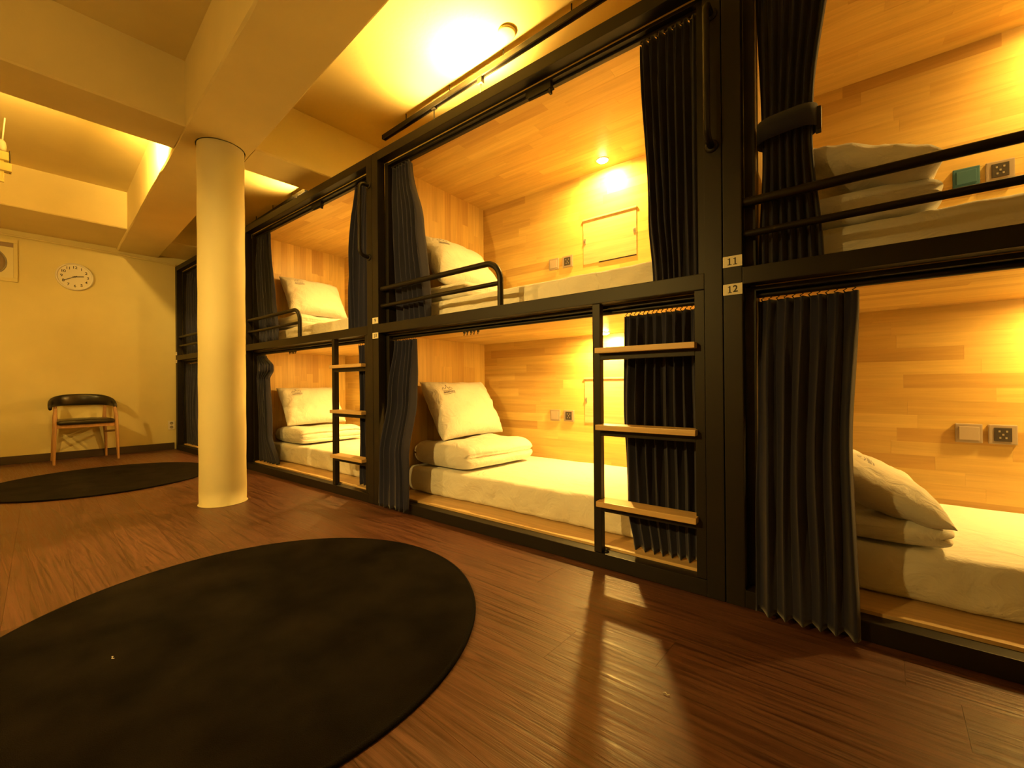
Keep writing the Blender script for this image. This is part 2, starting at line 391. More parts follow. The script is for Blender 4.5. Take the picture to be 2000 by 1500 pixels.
    # folding shelves in the back panels
    for zb_ in (.537, 1.695):
        h = P(MB().box(1.078, 1.478, dy - .0085, dy - .0045, zb_, zb_ + .325, .001), 'folding_shelf', M_BOARD)
        MB().box(1.075, 1.482, dy - .0155, dy - .0045, zb_ + .318, zb_ + .330, .002).build('shelf_rail', M_BOARD, h)
        MB().box(1.20, 1.476, dy - .011, dy - .0045, zb_ - .004, zb_ + .003, .001).build('hinge', M_STEEL, h)
        for xx in (1.092, 1.463):
            MB().box(xx - .006, xx + .006, dy - .0125, dy - .0085, zb_ + .15, zb_ + .185, .001).box(xx - .012, xx + .002, dy - .0155, dy - .0125, zb_ + .170, zb_ + .178, .001).build('latch', M_CHROME, h)
    return root
bunks = [bunk(k) for k in range(4)]

# ladders
LAB_LADDER = {1: 'charcoal steel ladder with wooden treads on the bunk right of the column', 2: 'charcoal steel ladder with wooden treads at the picture centre'}
for k in (1, 2):
    root = empty('ladder', (XA - PITCH * (3 - k), D, 0)); tag(root, LAB_LADDER[k], 'ladder', 'bunk ladders')
    MB().box(1.662, 1.698, .004, .04, .066, 1.178, .002).build('stringer', M_STEEL, root)
    MB().box(2.098, 2.134, .004, .04, .066, 1.178, .002).build('stringer', M_STEEL, root)
    mb = MB().lathe([(.012, 0), (.012, .004), (.006, .006), (.006, .012)], 12, Matrix.Translation((1.71, .03, .0645)))
    mb.build('foot_bolt', M_STEEL, root)
    for zt in (.303, .640, .978):
        MB().box(1.698, 2.098, .004, .036, zt - .052, zt - .024, .002).build('support_bar', M_STEEL, root)
        MB().box(1.690, 2.106, -.034, .052, zt - .0235, zt, .003).build('tread', M_TREAD, root)

# ------------------------------------------------------------------ lamps in the cells
def cell_lamp(k, up):
    xb = XA - PITCH * (3 - k); z = ZC if up else ZC2
    where = ('upper' if up else 'lower') + ' cell'
    t = empty('reading_lamp', (xb + (1.22 if k == 3 else 1.29), D + .930, z - .0045))
    tag(t, 'lit round downlight in the ceiling of the %s %s' % (where, BUNK[k]), 'lamp', 'downlights in the sleeping cells')
    MB().lathe([(.046, 0), (.046, -.004), (.036, -.008), (.034, -.004)], 28, cap=False).build('rim', M_WHITEP, t)
    MB().lathe([(.034, -.004), (.030, -.012), (.018, -.017), (.0, -.019)], 24).build('lens', M_LENS, t)
    ld = bpy.data.lights.new('lamp_light', 'AREA'); ld.shape = 'DISK'; ld.size = .05; ld.color = LIGHT; ld.energy = CELL_W * (.60 if k == 3 else 1)
    link_light('lamp_light', ld, t, (0, 0, -.022))
for k in (0, 1, 2, 3):
    for up in (True, False): cell_lamp(k, up)

# track lights, then spots added out of view
def track(name, p0, p1, label, heads):
    root = empty(name, p0); tag(root, label, 'light track', 'ceiling light tracks')
    p0 = Vector(p0); p1 = Vector(p1); L = (p1 - p0).length; ang = math.atan2((p1 - p0).y, (p1 - p0).x); root.rotation_euler = (0, 0, ang)
    mb = MB()
    for (y0, y1, z0, z1) in ((-.018, .018, .012, .02), (-.018, -.009, -.014, .012), (.009, .018, -.014, .012)): mb.box(0, L, y0, y1, z0, z1)
    mb.build('track_profile', M_STEEL, root)
    MB().box(-.004, 0, -.018, .018, -.014, .02).build('end_cap', M_STEEL, root)
    for x in [.5 * i + .3 for i in range(int(L / .5))]:
        MB().tube([(x, 0, .02), (x, 0, ZCE - p0.z)], .004, 6).build('ceiling_rod', M_STEEL, root)
def head(label, loc, target, watts, ang, blend=.5, stem=.25, group='track spotlights'):
    """a spot head hanging from an adapter on the track, or added out of view; loc = lamp centre"""
    t = empty('spotlight', loc); tag(t, label, 'spotlight', group)
    MB().box(-.02, .02, -.014, .014, stem, stem + .045, .002).build('adapter', M_STEEL, t)
    mb = MB().tube([(0, 0, stem), (0, 0, .03)], .005, 8); mb.tube([(-.035, 0, 0), (-.035, 0, .03), (.035, 0, .03), (.035, 0, 0)], .004, 6)
    mb.build('bracket', M_STEEL, t)
    d = (Vector(target) - Vector(loc)).normalized(); q = d.to_track_quat('Z', 'Y').to_matrix().to_4x4()
    MB().lathe([(.018, -.06), (.030, -.055), (.034, .05), (.030, .05), (.028, .03), (0, .028)], 24, q).build('housing', M_STEEL, t)
    MB().lathe([(0, .033), (.027, .032), (.0275, .0285)], 20, q, cap=False).build('lens', M_LENS, t)
    ld = bpy.data.lights.new('spot_light', 'SPOT'); ld.color = LIGHT; ld.energy = watts; ld.spot_size = math.radians(ang); ld.spot_blend = blend; ld.shadow_soft_size = .03
    link_light('spot_light', ld, t, tuple(d * .055), tuple(d * 2))
track('light_track', (-2.94, 2.135, 2.875), (.4, 2.03, 2.875), 'black light track on the ceiling above the two nearest bunks', None)
track('light_track', (-6.0, 2.25, 2.875), (-4.36, 2.20, 2.875), 'short black light track above the bunk right of the column', None)
head('spotlight on the near track behind the middle bunk top', (-2.31, 2.115, 2.60), (-2.2, 1.95, 2.95), 40, 160, 1.0)
head('spotlight turned up to the ceiling above the middle bunk', (-1.84, 2.10, 2.67), (-1.82, 1.97, 2.95), 260, 165, 1.0, .15)
head('spotlight turned up to the ceiling above the second bunk', (-4.55, 2.20, 2.65), (-4.45, 1.95, 2.95), 50, 165, 1.0, .2)
p = rm(-4.02, .40, 2.76); head('spotlight hidden behind the cross beam left of the column', p, rm(-4.12, .66, 2.80), 400, 165, .8, .1)
p = rm(-4.0, -.10, 2.78); head('spotlight hidden behind the cross beam at the left edge', p, rm(-4.06, -.12, 2.95), 400, 165, .8, .1)
head('added spotlight behind the viewer aimed at the clock wall', (1.9, .42, 2.28), (-7.0, 1.05, 1.15), 210, 15, .7, .5)  # unseen fixture added to light the clock wall and column
p = rm(-4.4, -1.40, 2.05); head('added wall spotlight turned towards the clock wall', p, rm(-7.1, .65, 1.35), 95, 75, .9, .12, 'added unseen spotlights on the wall facing the bunks')  # out-of-view spot added to brighten the clock wall
p = rm(-3.0, -1.40, 1.95); head('added wall spotlight facing the bunk right of the column', p, rm(-2.7, 1.7, .5), 95, 84, .8, .12, 'added unseen spotlights on the wall facing the bunks')  # added fixture, stands in for unseen light from the opposite side
p = rm(-1.5, -1.40, 1.95); head('added wall spotlight facing the middle bunk', p, rm(-2.1, 1.7, .5), 215, 84, .8, .12, 'added unseen spotlights on the wall facing the bunks')  # added out of view to brighten the middle bed fronts
p = rm(-.9, -1.40, 2.15); head('added wall spotlight turned up to the ceiling', p, rm(-2.3, .0, 2.95), 40, 110, 1.0, .12, 'added unseen spotlights on the wall facing the bunks')  # fill added for the dim near ceiling, no lamp known here
for x, z_, lab in ((-.9, 2.30, 'at the right end'), (-3.0, 2.10, 'right of the column'), (-1.5, 2.10, 'in the middle'), (-4.4, 2.20, 'beside the clock wall')):
    p = rm(x, Y0, z_); t = empty('added_lamp_bracket', p, TH); tag(t, 'added black wall arm of the spotlight across from the bunk %s' % lab, 'bracket', 'arms of the added wall spotlights')  # arms added to carry the unseen wall spots
    MB().box(-.02, .02, 0, .165, .0165, .0405, .003).build('arm', M_STEEL, t); MB().box(-.04, .04, 0, .01, -.04, .07, .003).build('wall_plate', M_STEEL, t)

# ------------------------------------------------------------------ bedding
def rbox(sx, sy, sz, r, step, disp=None):
    """rounded box, centred in x,y with base at 0; disp(p, n) -> offset along the normal"""
    mb = MB(); hx, hy, hz = sx / 2, sy / 2, sz / 2
    def rnd_pt(p):
        q = Vector((max(-hx + r, min(hx - r, p.x)), max(-hy + r, min(hy - r, p.y)), max(-hz + r, min(hz - r, p.z))))
        n = p - q
        if n.length < 1e-9: return p, Vector((0, 0, 1))
        n.normalize(); return q + n * r, n
    def face(o, du, dv, lu, lv):
        # finer sampling towards the borders for the rounding
        def ticks(l):
            n = max(2, int((l - 2 * r) / step)); e = [0, r * .35, r * .7]
            return e + [r + (l - 2 * r) * i / n for i in range(n + 1)] + [l - x for x in e[::-1]]
        tu, tv = ticks(lu), ticks(lv); vs = []
        for b_ in tv:
            for a_ in tu:
                p, n = rnd_pt(o + du * a_ + dv * b_)
                if disp: p = p + n * disp(p, n)
                vs.append(p + Vector((0, 0, hz)))
        nu, nv = len(tu) - 1, len(tv) - 1
        mb.add(vs, [[j * (nu + 1) + i, j * (nu + 1) + i + 1, (j + 1) * (nu + 1) + i + 1, (j + 1) * (nu + 1) + i] for j in range(nv) for i in range(nu)], True)
    X, Y, Z = Vector((1, 0, 0)), Vector((0, 1, 0)), Vector((0, 0, 1)); o = Vector((-hx, -hy, -hz))
    face(o, Y, X, sy, sx); face(o + Z * sz, X, Y, sx, sy); face(o, X, Z, sx, sz); face(o + Y * sy, Z, X, sz, sx); face(o, Z, Y, sz, sy); face(o + X * sx, Y, Z, sy, sz)
    return mb
def nz(x, y, z, s=0.0): return noise.noise(Vector((x + s, y - s * .7, z + s * 1.3)))
CELLS = [(k, up) for k in (1, 2, 3) for up in (True, False)]
def where(k, up): return '%s cell %s' % ('upper' if up else 'lower', BUNK[k])
MT = .172
def mattress(k, up):
    xb = XA - PITCH * (3 - k); zf = ZF2 if up else ZF; s = k * 3.3 + up * 1.7
    def disp(p, n):
        side = max(0.0, -n.y); e = .0
        e += side * (.016 * nz(p.x * 4 + p.z * 7, p.z * 3, 0, s) + .011 * nz(p.x * 11 - p.z * 12, p.z * 2, 1, s) + .005 * nz(p.x * 26 + p.z * 20, p.z * 3, 4, s) + .004 * math.sin(p.z * 26 + 1.0))
        e += max(0, n.z) * (.004 * nz(p.x * 3, p.y * 4, 0, s) + .002 * nz(p.x * 9 + p.y * 5, p.y * 8, 2, s))
        return e
    o = rbox(1.985, .842, MT, .028, .022, disp).build('mattress', M_SHEET, weld=True)
    o.location = (xb + 1.10, D + .205 + .421, zf + .003)
    tag(o, 'mattress in white fitted sheet in the %s' % where(k, up), 'mattress', 'mattresses in the cells')
def fold_profile(t, w, h, layers, s, yy):
    """closed outline of a folded duvet in x-z, t in 0..1"""
    th = 2 * math.pi * t; cx_, sz_ = math.cos(th), math.sin(th)
    e = .42
    x = math.copysign(abs(cx_) ** e, cx_); z = math.copysign(abs(sz_) ** (e + .12), sz_)
    notch = 0.0
    for l in range(1, layers):
        zl = -1 + 2 * l / layers + .08 * nz(yy * 2, l, 0, s)
        notch += math.exp(-((z - zl) / .10) ** 2)
    x *= 1 - .09 * notch * abs(cx_) ** .6
    return x * w / 2, (z + 1) * h / 2
def duvet(k, up, x0, x1, y0, y1, h, layers, slope=0.0, skew=0.0):
    xb = XA - PITCH * (3 - k); zf = (ZF2 if up else ZF) + MT + .009; s = k * 5.1 + up * 2.9
    w = x1 - x0; mb = MB(); ny, nt = 40, 72; rings = []
    for j in range(ny + 1):
        v = j / ny; yy = y0 + (y1 - y0) * v
        e = min(1.0, (1 - abs(2 * v - 1) ** 14)) ** .5 if 0 < j < ny else .0
        e = max(e, .05); ring = []
        for i in range(nt):
            px, pz = fold_profile(i / nt, w * (.9 + .1 * e), h, layers, s, yy)
            mid = h / 2; zz = mid + (pz - mid) * (.35 + .65 * e)
            lump = 1 + .10 * nz(px * 5, yy * 5, 0, s) + .05 * nz(px * 13, yy * 11, pz * 12, s)
            xx = (x0 + x1) / 2 + px + skew * (v - .5) + .012 * nz(yy * 6, pz * 16, 1, s)
            zz = zz * (lump if zz > mid else 1) * (1 + slope * (-px / w)) 
            ring.append((xx, yy + .008 * nz(px * 9, pz * 20, 3, s), max(0, zz)))
        rings += ring
    fs = [[j * nt + i, j * nt + (i + 1) % nt, (j + 1) * nt + (i + 1) % nt, (j + 1) * nt + i] for j in range(ny) for i in range(nt)]
    fs += [list(range(nt))[::-1], [ny * nt + i for i in range(nt)]]
    mb.add(rings, fs, True)
    o = mb.build('folded_duvet', M_SHEET, loc=(xb, D, zf))
    tag(o, 'white folded duvet on the mattress in the %s' % where(k, up), 'duvet', 'folded duvets on the beds')
# emblem strokes in a unit frame (x right, y up), roughly .1 wide
def emblem_strokes():
    S = []
    S.append([(-.045, .012), (-.03, .03), (-.015, .014), (0, .036), (.015, .014), (.03, .03), (.045, .012)])
    S.append([(-.045, .008), (-.02, .001), (.0, -.001), (.02, .001), (.045, .008)])
    for i in range(8):
        x = -.042 + .012 * i; S.append([(x, -.022), (x + .002, -.008 - .003 * (i % 2)), (x + .007, -.010), (x + .008, -.022)])
    S.append([(-.05, -.028), (.0, -.031), (.05, -.028)])
    S.append([(-.004, .044), (.0, .050), (.004, .044), (.0, .039), (-.004, .044)])
    return S
def pillow(k, up, w, h, T, centre, tilt, rz, emb=(-.55, .5), label=None, roll=0.0):
    """pillow lying in local u (width, along y) and v (height); tilt about the width axis"""
    s = k * 7.7 + up * 4.1; xb = XA - PITCH * (3 - k)
    def surf(u, v, sign):
        # u, v in -1..1
        bulge = max(0.0, (1 - u ** 4)) ** .55 * max(0.0, (1 - v ** 4)) ** .55
        U_ = u * (1 - .055 * (1 - v * v) * abs(u) ** 3); V_ = v * (1 - .09 * (1 - u * u) * abs(v) ** 3)
        z = sign * T / 2 * bulge
        edge = max(abs(u), abs(v))
        z += bulge * (.014 * nz(u * 2.2 * (w / h), v * 2.2, sign, s) + .006 * nz(u * 6 + v * 3, v * 5, sign, s)) + .5 * (edge ** 3) * .012 * nz(u * 7, v * 7, sign * 0, s)
        cr = math.exp(-((abs(u) - .85) / .18) ** 2) * (1 - v * v)
        z += sign * bulge * cr * (.005 * math.sin(v * 13 + 3 * nz(u * 3, v * 3, 0, s)) + .012 * nz(u * 3, v * 6, 9, s))
        return Vector((U_ * w / 2, V_ * h / 2, z))
    n, m = 44, 32; mb = MB()
    def cl(t):  # denser near borders
        return math.sin((t - .5) * math.pi) * .5 + (t - .5)
    for sign in (1, -1):
        mb.grid(lambda a_, b_: surf(cl(a_), cl(b_), sign), n, m)
    if True:
        root = mb.build('pillow', M_PILLOW, weld=True)
    # emblem as thin ribbons lying on the front face
    eb = MB()
    for st in emblem_strokes():
        pts = []
        for (a0, b0), (a1, b1) in zip(st[:-1], st[1:]):
            for q in range(4): pts.append((a0 + (a1 - a0) * q / 4, b0 + (b1 - b0) * q / 4))
        pts.append(st[-1]); rib = []
        for i, (ex, ey) in enumerate(pts):
            d = Vector((pts[min(i + 1, len(pts) - 1)][0] - pts[max(i - 1, 0)][0], pts[min(i + 1, len(pts) - 1)][1] - pts[max(i - 1, 0)][1])); d = d.normalized() if d.length else Vector((1, 0))
            for sg in (-1, 1):
                qx, qy = ex - d.y * sg * .0013, ey + d.x * sg * .0013
                u, v = emb[0] + qx * 2 / w, emb[1] + qy * 2 / h
                p = surf(u, v, 1); rib.append(p + Vector((0, 0, .0012)))
        eb.add(rib, [[2 * i, 2 * i + 1, 2 * i + 3, 2 * i + 2] for i in range(len(pts) - 1)])
    e = eb.build('printed_emblem', M_BLUE, root)
    # local x(width)-> world +y? front normal (local z) should face +x and up
    B = Matrix(((0, -1, 0), (1, 0, 0), (0, 0, 1))).to_4x4()        # width -> y, height -> -x, normal -> z
    T_ = Matrix.Rotation(tilt, 4, 'Y') # raises the -x side
    root.matrix_world = Matrix.Translation((xb + centre[0], D + centre[1], centre[2])) @ Matrix.Rotation(rz, 4, 'Z') @ T_ @ B @ Matrix.Rotation(roll, 4, 'Z')
    tag(root, label or 'white pillow with blue emblem in the %s' % where(k, up), 'pillow', 'pillows in the cells')
    return root
for k, up in CELLS: mattress(k, up)
R_ = math.radians
#                                  x0    x1   y0   y1   h   layers
duvet(2, False, .165, .715, .235, .86, .175, 2, skew=.08)
duvet(2, True, .15, .70, .235, .86, .11, 2, skew=.05)
duvet(1, False, .13, .72, .235, .90, .15, 3)
duvet(1, True, .13, .66, .235, .88, .14, 2)
duvet(3, False, .13, .64, .215, .84, .080, 2)
duvet(3, True, .13, .62, .215, .80, .12, 2)
pillow(2, False, .66, .47, .20, (.285, .60, .640), R_(60), 0)
pillow(2, True, .66, .46, .20, (.29, .57, 1.715), R_(52), 0)
pillow(1, False, .64, .45, .19, (.285, .56, .615), R_(58), 0)
pillow(1, True, .64, .46, .19, (.27, .60, 1.770), R_(60), 0)
pillow(3, False, .66, .46, .15, (.40, .50, .440), R_(25), R_(5), emb=(-.30, .10))
pillow(3, True, .66, .46, .15, (.42, .46, 1.600), R_(19), R_(-4))

# ------------------------------------------------------------------ curtains
def curtain(k, up, side, prof, ycurve, pleats, top_z, label, tie=None, hooks=True, amp=.030, seed=0):
    """prof: list of (z, left x, right x) from top to bottom; ycurve: list of (z, y)"""
    xb = XA - PITCH * (3 - k)
    def interp(tab, z, c_):
        if z >= tab[0][0]: return tab[0][c_]
        for p, q in zip(tab[:-1], tab[1:]):
            if q[0] <= z <= p[0]:
                t = (p[0] - z) / (p[0] - q[0] + 1e-9); t = t * t * (3 - 2 * t); return p[c_] + (q[c_] - p[c_]) * t
        return tab[-1][c_]
    z0, z1 = prof[0][0], prof[-1][0]; nu, nv = pleats * 14, 56
    root = empty('curtain', (xb + prof[0][1], D + .1, z1)); off = Vector((prof[0][1], .1, z1))
    tag(root, label, 'curtain', 'navy pleated curtains of the cells')
    def fn(u, v):
        z = z0 + (z1 - z0) * v; xl, xr = interp(prof, z, 1), interp(prof, z, 2)
        ph = 2 * math.pi * pleats * (u + .10 / pleats * nz(u * pleats * .9, 0, 5, seed)) + 1.0 * nz(u * 3, v * 2, 0, seed) + 2.6 * v * nz(u * 2.2, 3, v * .8, seed + 4)
        # header: tight pinches, then softer deep folds of uneven depth
        A = amp * (.55 + .45 * min(1, v * 5)) * (.62 + .75 * (nz(u * pleats * .55, v * .9, 7, seed) + .35))
        A = max(A, amp * .22) * (1 - .5 * max(0, (v - .45) / .55) ** 1.3)
        if tie: A *= 1 - .45 * math.exp(-((z - tie) / .12) ** 2)
        yy = interp(ycurve, z, 1) + A * (math.sin(ph) + .18 * math.sin(2 * ph + 1)) + .010 * v * nz(u * 4, v * 3, 2, seed)
        if v < .14: yy += .007 * math.sin(2 * ph) * (1 - v / .14)
        xx = xl + (xr - xl) * u + .18 * A * math.sin(2 * ph) * min(1, 4 * u) * min(1, 4 * (1 - u))
        zz = z + (.006 * math.sin(ph) * v if v > .9 else 0)
        return Vector((xx, yy, zz)) - off
    o = MB().grid(fn, nu, nv).build('cloth', M_NAVY, root); solidify(o, .0035)
    if hooks:
        for i in range(pleats * 2):
            u = (i + .5) / (pleats * 2); xl, xr = prof[0][1], prof[0][2]; xx = xl + (xr - xl) * u
            y_ = interp(ycurve, z0, 1)
            mb = MB().tube([(xx - .005, y_, top_z), (xx + .005, y_, (top_z * 2 + z0) / 3), (xx - .004, y_, (top_z + 2 * z0) / 3), (xx + .003, y_, z0 - .006)], .0022, 5)
            h = mb.build('hook', M_STEEL, root); h.location = -off
    if tie:
        xl, xr = interp(prof, tie, 1), interp(prof, tie, 2); yc = interp(ycurve, tie, 1); ring = []
        n = 36; bw = .038
        for i in range(n):
            t = 2 * math.pi * i / n; ex = abs(math.cos(t)) ** .6 * math.copysign(1, math.cos(t)); ey = abs(math.sin(t)) ** .8 * math.copysign(1, math.sin(t))
            ring.append(((xl + xr) / 2 + ex * ((xr - xl) / 2 + .012), yc + ey * (amp + .022)))
        mb = MB(); vs = []
        for dz in (-bw, bw):
            for x_, y_ in ring: vs.append(Vector((x_, y_, tie + dz + (x_ - (xl + xr) / 2) * .07)) - off)
        mb.add(vs, [[i, (i + 1) % n, n + (i + 1) % n, n + i] for i in range(n)], True)
        b_ = mb.build('tieback', M_NAVY, root); solidify(b_, .004, 1)
        MB().box(xr + .008, xr + .026, yc - .02, yc + .02, tie - .045, tie + .035, .006).build('tieback_buckle', M_STEEL, root).location = -off
    return root
IN = [(2.34, .10), (1.2, .10)]
UPB = 1.246
curtain(2, True, 'L', [(2.318, .104, .305), (1.9, .104, .395), (UPB, .104, .455)], [(2.33, .10), (1.24, .115)], 6, 2.327, 'left curtain of the upper cell in the middle bunk, behind the guard rail', seed=1)
curtain(2, False, 'L', [(1.128, .104, .335), (.8, .104, .375), (.03, .104, .400)], [(1.14, .10), (.75, .05), (.35, -.030), (.03, -.040)], 6, 1.142, amp=.024, label= 'left curtain of the lower cell in the middle bunk, hanging over the base', seed=2)
curtain(2, True, 'R', [(2.318, 1.855, 2.092), (1.55, 1.885, 2.092), (UPB, 1.905, 2.092)], [(2.33, .10), (1.24, .10)], 7, 2.327, 'right curtain of the upper cell in the middle bunk, beside the grab handle', seed=3)
curtain(2, False, 'R', [(1.124, 1.775, 2.092), (.7, 1.762, 2.092), (.24, 1.775, 2.092), (.082, 1.80, 2.092)], [(1.14, .10), (.08, .115)], 8, 1.142, 'right curtain of the lower cell behind the middle ladder', seed=4)
curtain(3, True, 'L', [(2.318, .104, .33), (1.78, .118, .275), (1.70, .120, .272), (UPB, .104, .302)], [(2.33, .10), (1.24, .10)], 7, 2.327, 'curtain gathered by a tieback in the upper cell numbered 11', tie=1.745, seed=5)
curtain(3, False, 'L', [(1.126, .104, .395), (.58, .104, .372), (.02, .104, .385)], [(1.14, .10), (.75, .05), (.35, -.030), (.02, -.040)], 6, 1.142, amp=.024, label= 'left curtain of the lower cell numbered 12, hanging over the base', seed=6)
curtain(1, True, 'L', [(2.318, .104, .40), (1.68, .104, .455), (UPB, .104, .52)], [(2.33, .10), (1.24, .115)], 7, 2.327, 'left curtain of the upper cell right beside the round column', seed=7)
curtain(1, False, 'L', [(1.128, .104, .27), (1.02, .104, .44), (.98, .104, .44), (.90, .104, .33), (.35, .104, .37), (.082, .104, .55)], [(1.14, .10), (.5, .11), (.08, .10)], 6, 1.142, 'left curtain with a turned-out corner in the lower cell beside the column', seed=8)
curtain(1, True, 'R', [(2.318, 1.85, 2.092), (1.82, 1.775, 2.092), (UPB, 1.755, 2.092)], [(2.33, .10), (1.24, .10)], 6, 2.327, 'right curtain of the upper cell in the bunk right of the column', seed=9)
curtain(1, False, 'R', [(1.124, 1.865, 2.092), (.64, 1.88, 2.092), (.082, 1.85, 2.092)], [(1.14, .10), (.08, .105)], 5, 1.142, 'right curtain of the lower cell behind the far ladder', seed=10)
curtain(0, True, 'L', [(2.318, .104, .95), (UPB, .104, .98)], [(2.33, .10), (1.24, .10)], 10, 2.327, 'curtain of the upper cell in the farthest bunk, left of the column', seed=11)
curtain(0, False, 'L', [(1.128, .104, .60), (.5, .104, .50), (.082, .104, .60)], [(1.14, .10), (.08, .10)], 9, 1.142, 'curtain of the lower cell in the farthest bunk, left of the column', seed=12)

# ------------------------------------------------------------------ switches and sockets on the back panels
YP = YB - .0045
def switch(k, up):
    xb = XA - PITCH * (3 - k); z = (1.744 if up else .582); teal = (k == 3 and up)
    xo = -.012 if k == 3 else 0; zo = 0
    t = empty('light_switch', (xb + .826 + xo, YP, z + zo))
    tag(t, ('teal light switch on the back panel of the upper cell in the nearest bunk' if teal else 'brownish light switch on the back panel of the %s' % where(k, up)), 'switch', 'light switches in the cells')
    MB().box(-.043, .043, -.012, 0, -.043, .043, .004).build('plate', M_TEAL if teal else M_PLATE, t)
    MB().box(-.032, .032, -.016, -.0118, -.030, .030, .002).build('rocker', M_TEAL if teal else M_PLATEL, t)
def socket(k, up):
    xb = XA - PITCH * (3 - k); z = (1.744 if up else .582); xo = -.03 if k == 3 else 0
    t = empty('wall_socket', (xb + .947 + xo, YP, z))
    tag(t, 'brownish power socket with dark face in the %s' % where(k, up), 'socket', 'power sockets in the cells')
    MB().box(-.043, .043, -.012, 0, -.043, .043, .004).build('plate', M_PLATE, t)
    f = MB().box(-.026, .026, -.0145, -.0118, -.030, .030, .002).build('socket_face', M_DARKP, t)
    mb = MB()
    for (x, zz) in ((-.011, .014), (.011, .014), (0, .0), (-.009, -.014), (.009, -.014)): mb.box(x - .003, x + .003, -.0152, -.0144, zz - .004, zz + .004)
    mb.build('slot', M_GREYP, f)
for k in (1, 2, 3):
    for up in (True, False): switch(k, up); socket(k, up)

# ------------------------------------------------------------------ rugs
def rug(x, y, label):
    r = .77; t = empty('round_rug', (x, y, 0)); tag(t, label, 'rug', 'round charcoal rugs')
    mb = MB(); n, m = 96, 26
    def fn(u, v):
        rr = (r - .008) * v; an = 2 * math.pi * u; px, py = rr * math.cos(an), rr * math.sin(an)
        z = .0125 + .0012 * nz(px * 7, py * 7, 0, x) + .0008 * nz(px * 25, py * 25, 1, x)
        return Vector((px, py, z))
    mb.grid(fn, n, m)
    mb.build('pile', M_RUG, t)
    MB().lathe([(r - .010, .0), (r, .0), (r + .002, .006), (r - .001, .0125), (r - .010, .0135), (r - .013, .010)], 128).build('binding', M_RUGEDGE, t)
rug(-1.609, .615, 'large round charcoal rug in the foreground of the plank floor')
rug(-5.19, .79, 'round charcoal rug in front of the chair and behind the column')

# ------------------------------------------------------------------ chair by the far wall
def chair():
    t = empty('armchair', (-6.60, .85, 0), math.radians(1))
    tag(t, 'wooden chair with black vinyl seat and curved black backrest under the clock', 'chair')
    # local: +x front
    wf, wb = .255, .235
    def leg(pts, rs): MB().tube(pts, rs, 12).build('leg', M_CHAIRW, t)
    for s in (-1, 1):
        leg([(.0, s * wf, 0), (-.010, s * (wf - .005), .25), (-.030, s * (wf - .012), .50), (-.055, s * (wf - .02), .60)], [.011, .016, .019, .015])
        leg([(-.425, s * (wb - .01), 0), (-.395, s * (wb - .02), .25), (-.375, s * (wb - .035), .45), (-.365, s * (wb - .03), .62)], [.011, .016, .019, .014])
        MB().tube([(-.02, s * (wf - .012), .33), (-.385, s * (wb - .03), .30)], .012, 10).build('side_rail', M_CHAIRW, t)
        MB().tube([(-.02, s * (wf - .012), .405), (-.38, s * (wb - .035), .395)], .014, 10).build('seat_rail', M_CHAIRW, t)
    MB().box(-.040, -.018, -wf + .02, wf - .02, .385, .425, .004).build('front_rail', M_CHAIRW, t)
    # seat pad
    def disp(p, n): return .012 * (1 - (p.x / .22) ** 2) * (1 - (p.y / .23) ** 2) * max(0, n.z)
    s = rbox(.41, .455, .05, .022, .035, disp).build('seat', M_VINYL, t, weld=True); s.location = (-.195, 0, .42)
    # backrest: curved band, deepest in the middle
    n = 40; mb = MB(); rings = []
    for i in range(n + 1):
        a_ = (i / n - .5) * 2; an = a_ * math.radians(100)
        px = -.20 - .215 * math.cos(an); py = .262 * math.sin(an) / math.sin(math.radians(92)) if abs(an) < 1.6 else .262 * math.copysign(1, an)
        hgt = .060 + .072 * (1 - abs(a_) ** 2.2); top = .755 - .115 * abs(a_) ** 2.4
        nx, ny = -math.cos(an), math.sin(an); th = .016
        ring = []
        for q in range(12):
            w = 2 * math.pi * q / 12; ct, stt = math.cos(w), math.sin(w)
            ring.append(Vector((px + nx * th * ct, py + ny * th * ct, top - hgt / 2 + hgt / 2 * math.copysign(abs(stt) ** .6, stt))))
        rings += ring
    fs = [[i * 12 + q, i * 12 + (q + 1) % 12, (i + 1) * 12 + (q + 1) % 12, (i + 1) * 12 + q] for i in range(n) for q in range(12)]
    fs += [list(range(12))[::-1], [n * 12 + q for q in range(12)]]
    mb.add(rings, fs, True).build('backrest', M_VINYL, t)
chair()

# ------------------------------------------------------------------ things on the far wall
def wall_thing(name, yr, z, label, cat):
    t = empty(name, rm(X0, yr, z), TH); tag(t, label, cat); return t      # local +x = out of the wall, y along the wall, z up
t = wall_thing('wall_clock', .273, 2.125, 'round white wall clock with black numerals and hands on the far wall', 'clock')
RYM = Matrix.Rotation(math.pi / 2, 4, 'Y')
MB().lathe([(.150, 0), (.158, .006), (.158, .026), (.150, .034), (.142, .032), (.139, .020)], 64, RYM, cap=False).build('rim', M_WHITEP, t)
MB().lathe([(.0, .020), (.140, .020), (.140, .004)], 48, RYM, False, False).build('dial', M_FACE, t)
for h in range(1, 13):
    an = math.radians(90 - 30 * h)
    Mt = Matrix.Translation((.0212, .108 * math.cos(an), .108 * math.sin(an))) @ Matrix.Rotation(math.pi / 2, 4, 'Z') @ Matrix.Rotation(math.pi / 2, 4, 'X')
    put_text('numeral', str(h), .042, .0004, M_INK, t, Mt, .0008)
def hand(name, deg, L, w, x):
    an = math.radians(90 - deg); Mr = Matrix.Rotation(an, 4, 'X')
    MB().box(x, x + .0015, -.02, L, -w, w, 0, Mr).build(name, M_INK, t)
hand('hour_hand', 80, .075, .004, .0235); hand('minute_hand', 240, .105, .003, .0255)
MB().lathe([(.007, .022), (.007, .029), (.0, .030)], 16, RYM).build('hub', M_INK, t)

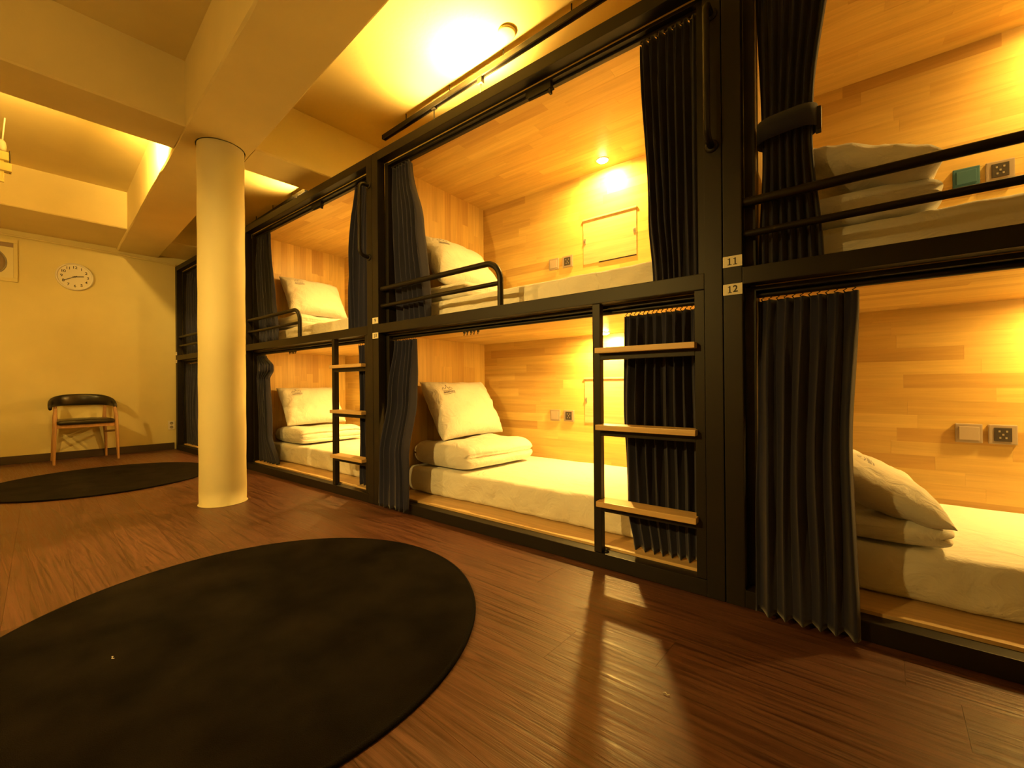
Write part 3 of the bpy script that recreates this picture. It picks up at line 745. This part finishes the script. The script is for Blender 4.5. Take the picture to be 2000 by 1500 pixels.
t = wall_thing('ventilation_fan', -.39, 2.215, 'cream ventilation fan box on the wall at the left edge', 'fan')
mb = MB()
for (y0, y1, z0, z1) in ((-.23, .23, .19, .23), (-.23, .23, -.23, -.19), (-.23, -.20, -.19, .19), (.20, .23, -.19, .19)): mb.box(0, .022, y0, y1, z0, z1, .003)
mb.build('frame', M_WALL, t)
MB().box(0, .006, -.2, .2, -.19, .19).build('back_plate', M_FAN, t)
mb = MB(); n = 48; ro = .150; zc_ = -.03
vs = []; fs = []
for i in range(n):
    an = 2 * math.pi * i / n; c_, s_ = math.cos(an), math.sin(an); m_ = max(abs(c_), abs(s_)); vs += [(.014, ro * c_, zc_ + ro * s_), (.014, .199 * c_ / m_, -.01 - .04 + .15 * s_ / m_ * 1.15 + .02)]
for i in range(n): j = (i + 1) % n; fs.append([2 * i, 2 * i + 1, 2 * j + 1, 2 * j])
o = mb.add(vs, fs).build('cover_plate', M_COLUMN, t); solidify(o, .006)
MB().tube([(.018, ro * math.cos(2 * math.pi * i / 40), zc_ + ro * math.sin(2 * math.pi * i / 40)) for i in range(40)], .007, 8, closed=True).build('ring', M_GREYP, t)
for i in range(9):
    yy = -.128 + .032 * i; h = math.sqrt(max(0, ro ** 2 - yy ** 2)); MB().tube([(.02, yy, zc_ - h), (.02, yy, zc_ + h)], .002, 5).build('grille_bar', M_GREYP, t)
MB().lathe([(.0, .012), (.142, .011), (.146, .007)], 40, Matrix.Translation((0, 0, zc_)) @ RYM, cap=False).build('shutter', M_FAN, t)
MB().lathe([(.035, .012), (.035, .016), (.0, .018)], 24, Matrix.Translation((0, 0, zc_)) @ RYM, cap=False).build('fan_hub', M_FAN, t)

t = wall_thing('wall_outlet', 1.155, .32, 'white double wall outlet beside the farthest bunk post', 'outlet')
MB().box(0, .012, -.035, .035, -.058, .058, .004).build('plate', M_WHITEP, t)
for zz in (-.026, .026): MB().lathe([(.019, .0121), (.019, .0135), (.016, .0135), (.015, .0125)], 20, Matrix.Translation((0, 0, zz)) @ RYM).build('outlet_ring', M_GREYP, t)

# lamp hanging at the left edge
p = rm(-5.15, -.195, 0)
t = empty('pendant_fixture', (p.x, p.y, 2.40)); tag(t, 'small white hanging fixture with cord at the left edge of the photo', 'lamp')
MB().tube([(0, .018, .548), (.0, .004, .36)], .005, 8).build('cord', M_WHITEP, t)
MB().lathe([(.010, .37), (.022, .355), (.027, .32), (.024, .29), (.012, .28)], 24).build('socket', M_WHITEP, t)
MB().box(-.03, .03, -.045, .035, .21, .275, .006).build('upper_housing', M_WALL, t)
MB().box(-.035, .035, -.05, .05, .125, .19, .006).build('lower_housing', M_WALL, t)
MB().box(-.012, .012, -.03, .012, .04, .21, .004).build('bracket', M_WALL, t)
MB().tube([(.0, .042, .30), (.0, .042, .12)], .003, 6).build('wire', M_STEEL, t)

# round cover plate on the ceiling
p = rm(-1.69, 1.88)
tag(MB().lathe([(.055, ZCE - .0005), (.055, ZCE - .010), (.045, ZCE - .015), (0, ZCE - .016)], 40).build('ceiling_cover', M_CEIL, loc=(p.x, p.y, 0)), 'round white cover plate on the ceiling near the track', 'cover plate')

# lint on rug and floor
for (x, y, z, lab) in ((-1.72, .27, .0135, 'tiny white lint speck on the foreground rug'), (-.36, 1.12, .001, 'bit of white thread on the foreground floor planks')):
    mb = MB().tube([(0, 0, .002), (.006, .002, .004), (.012, -.002, .002), (.016, .003, .0015)], .0011, 5)
    tag(mb.build('lint', M_FLUFF, loc=(x, y, z)), lab, 'lint')
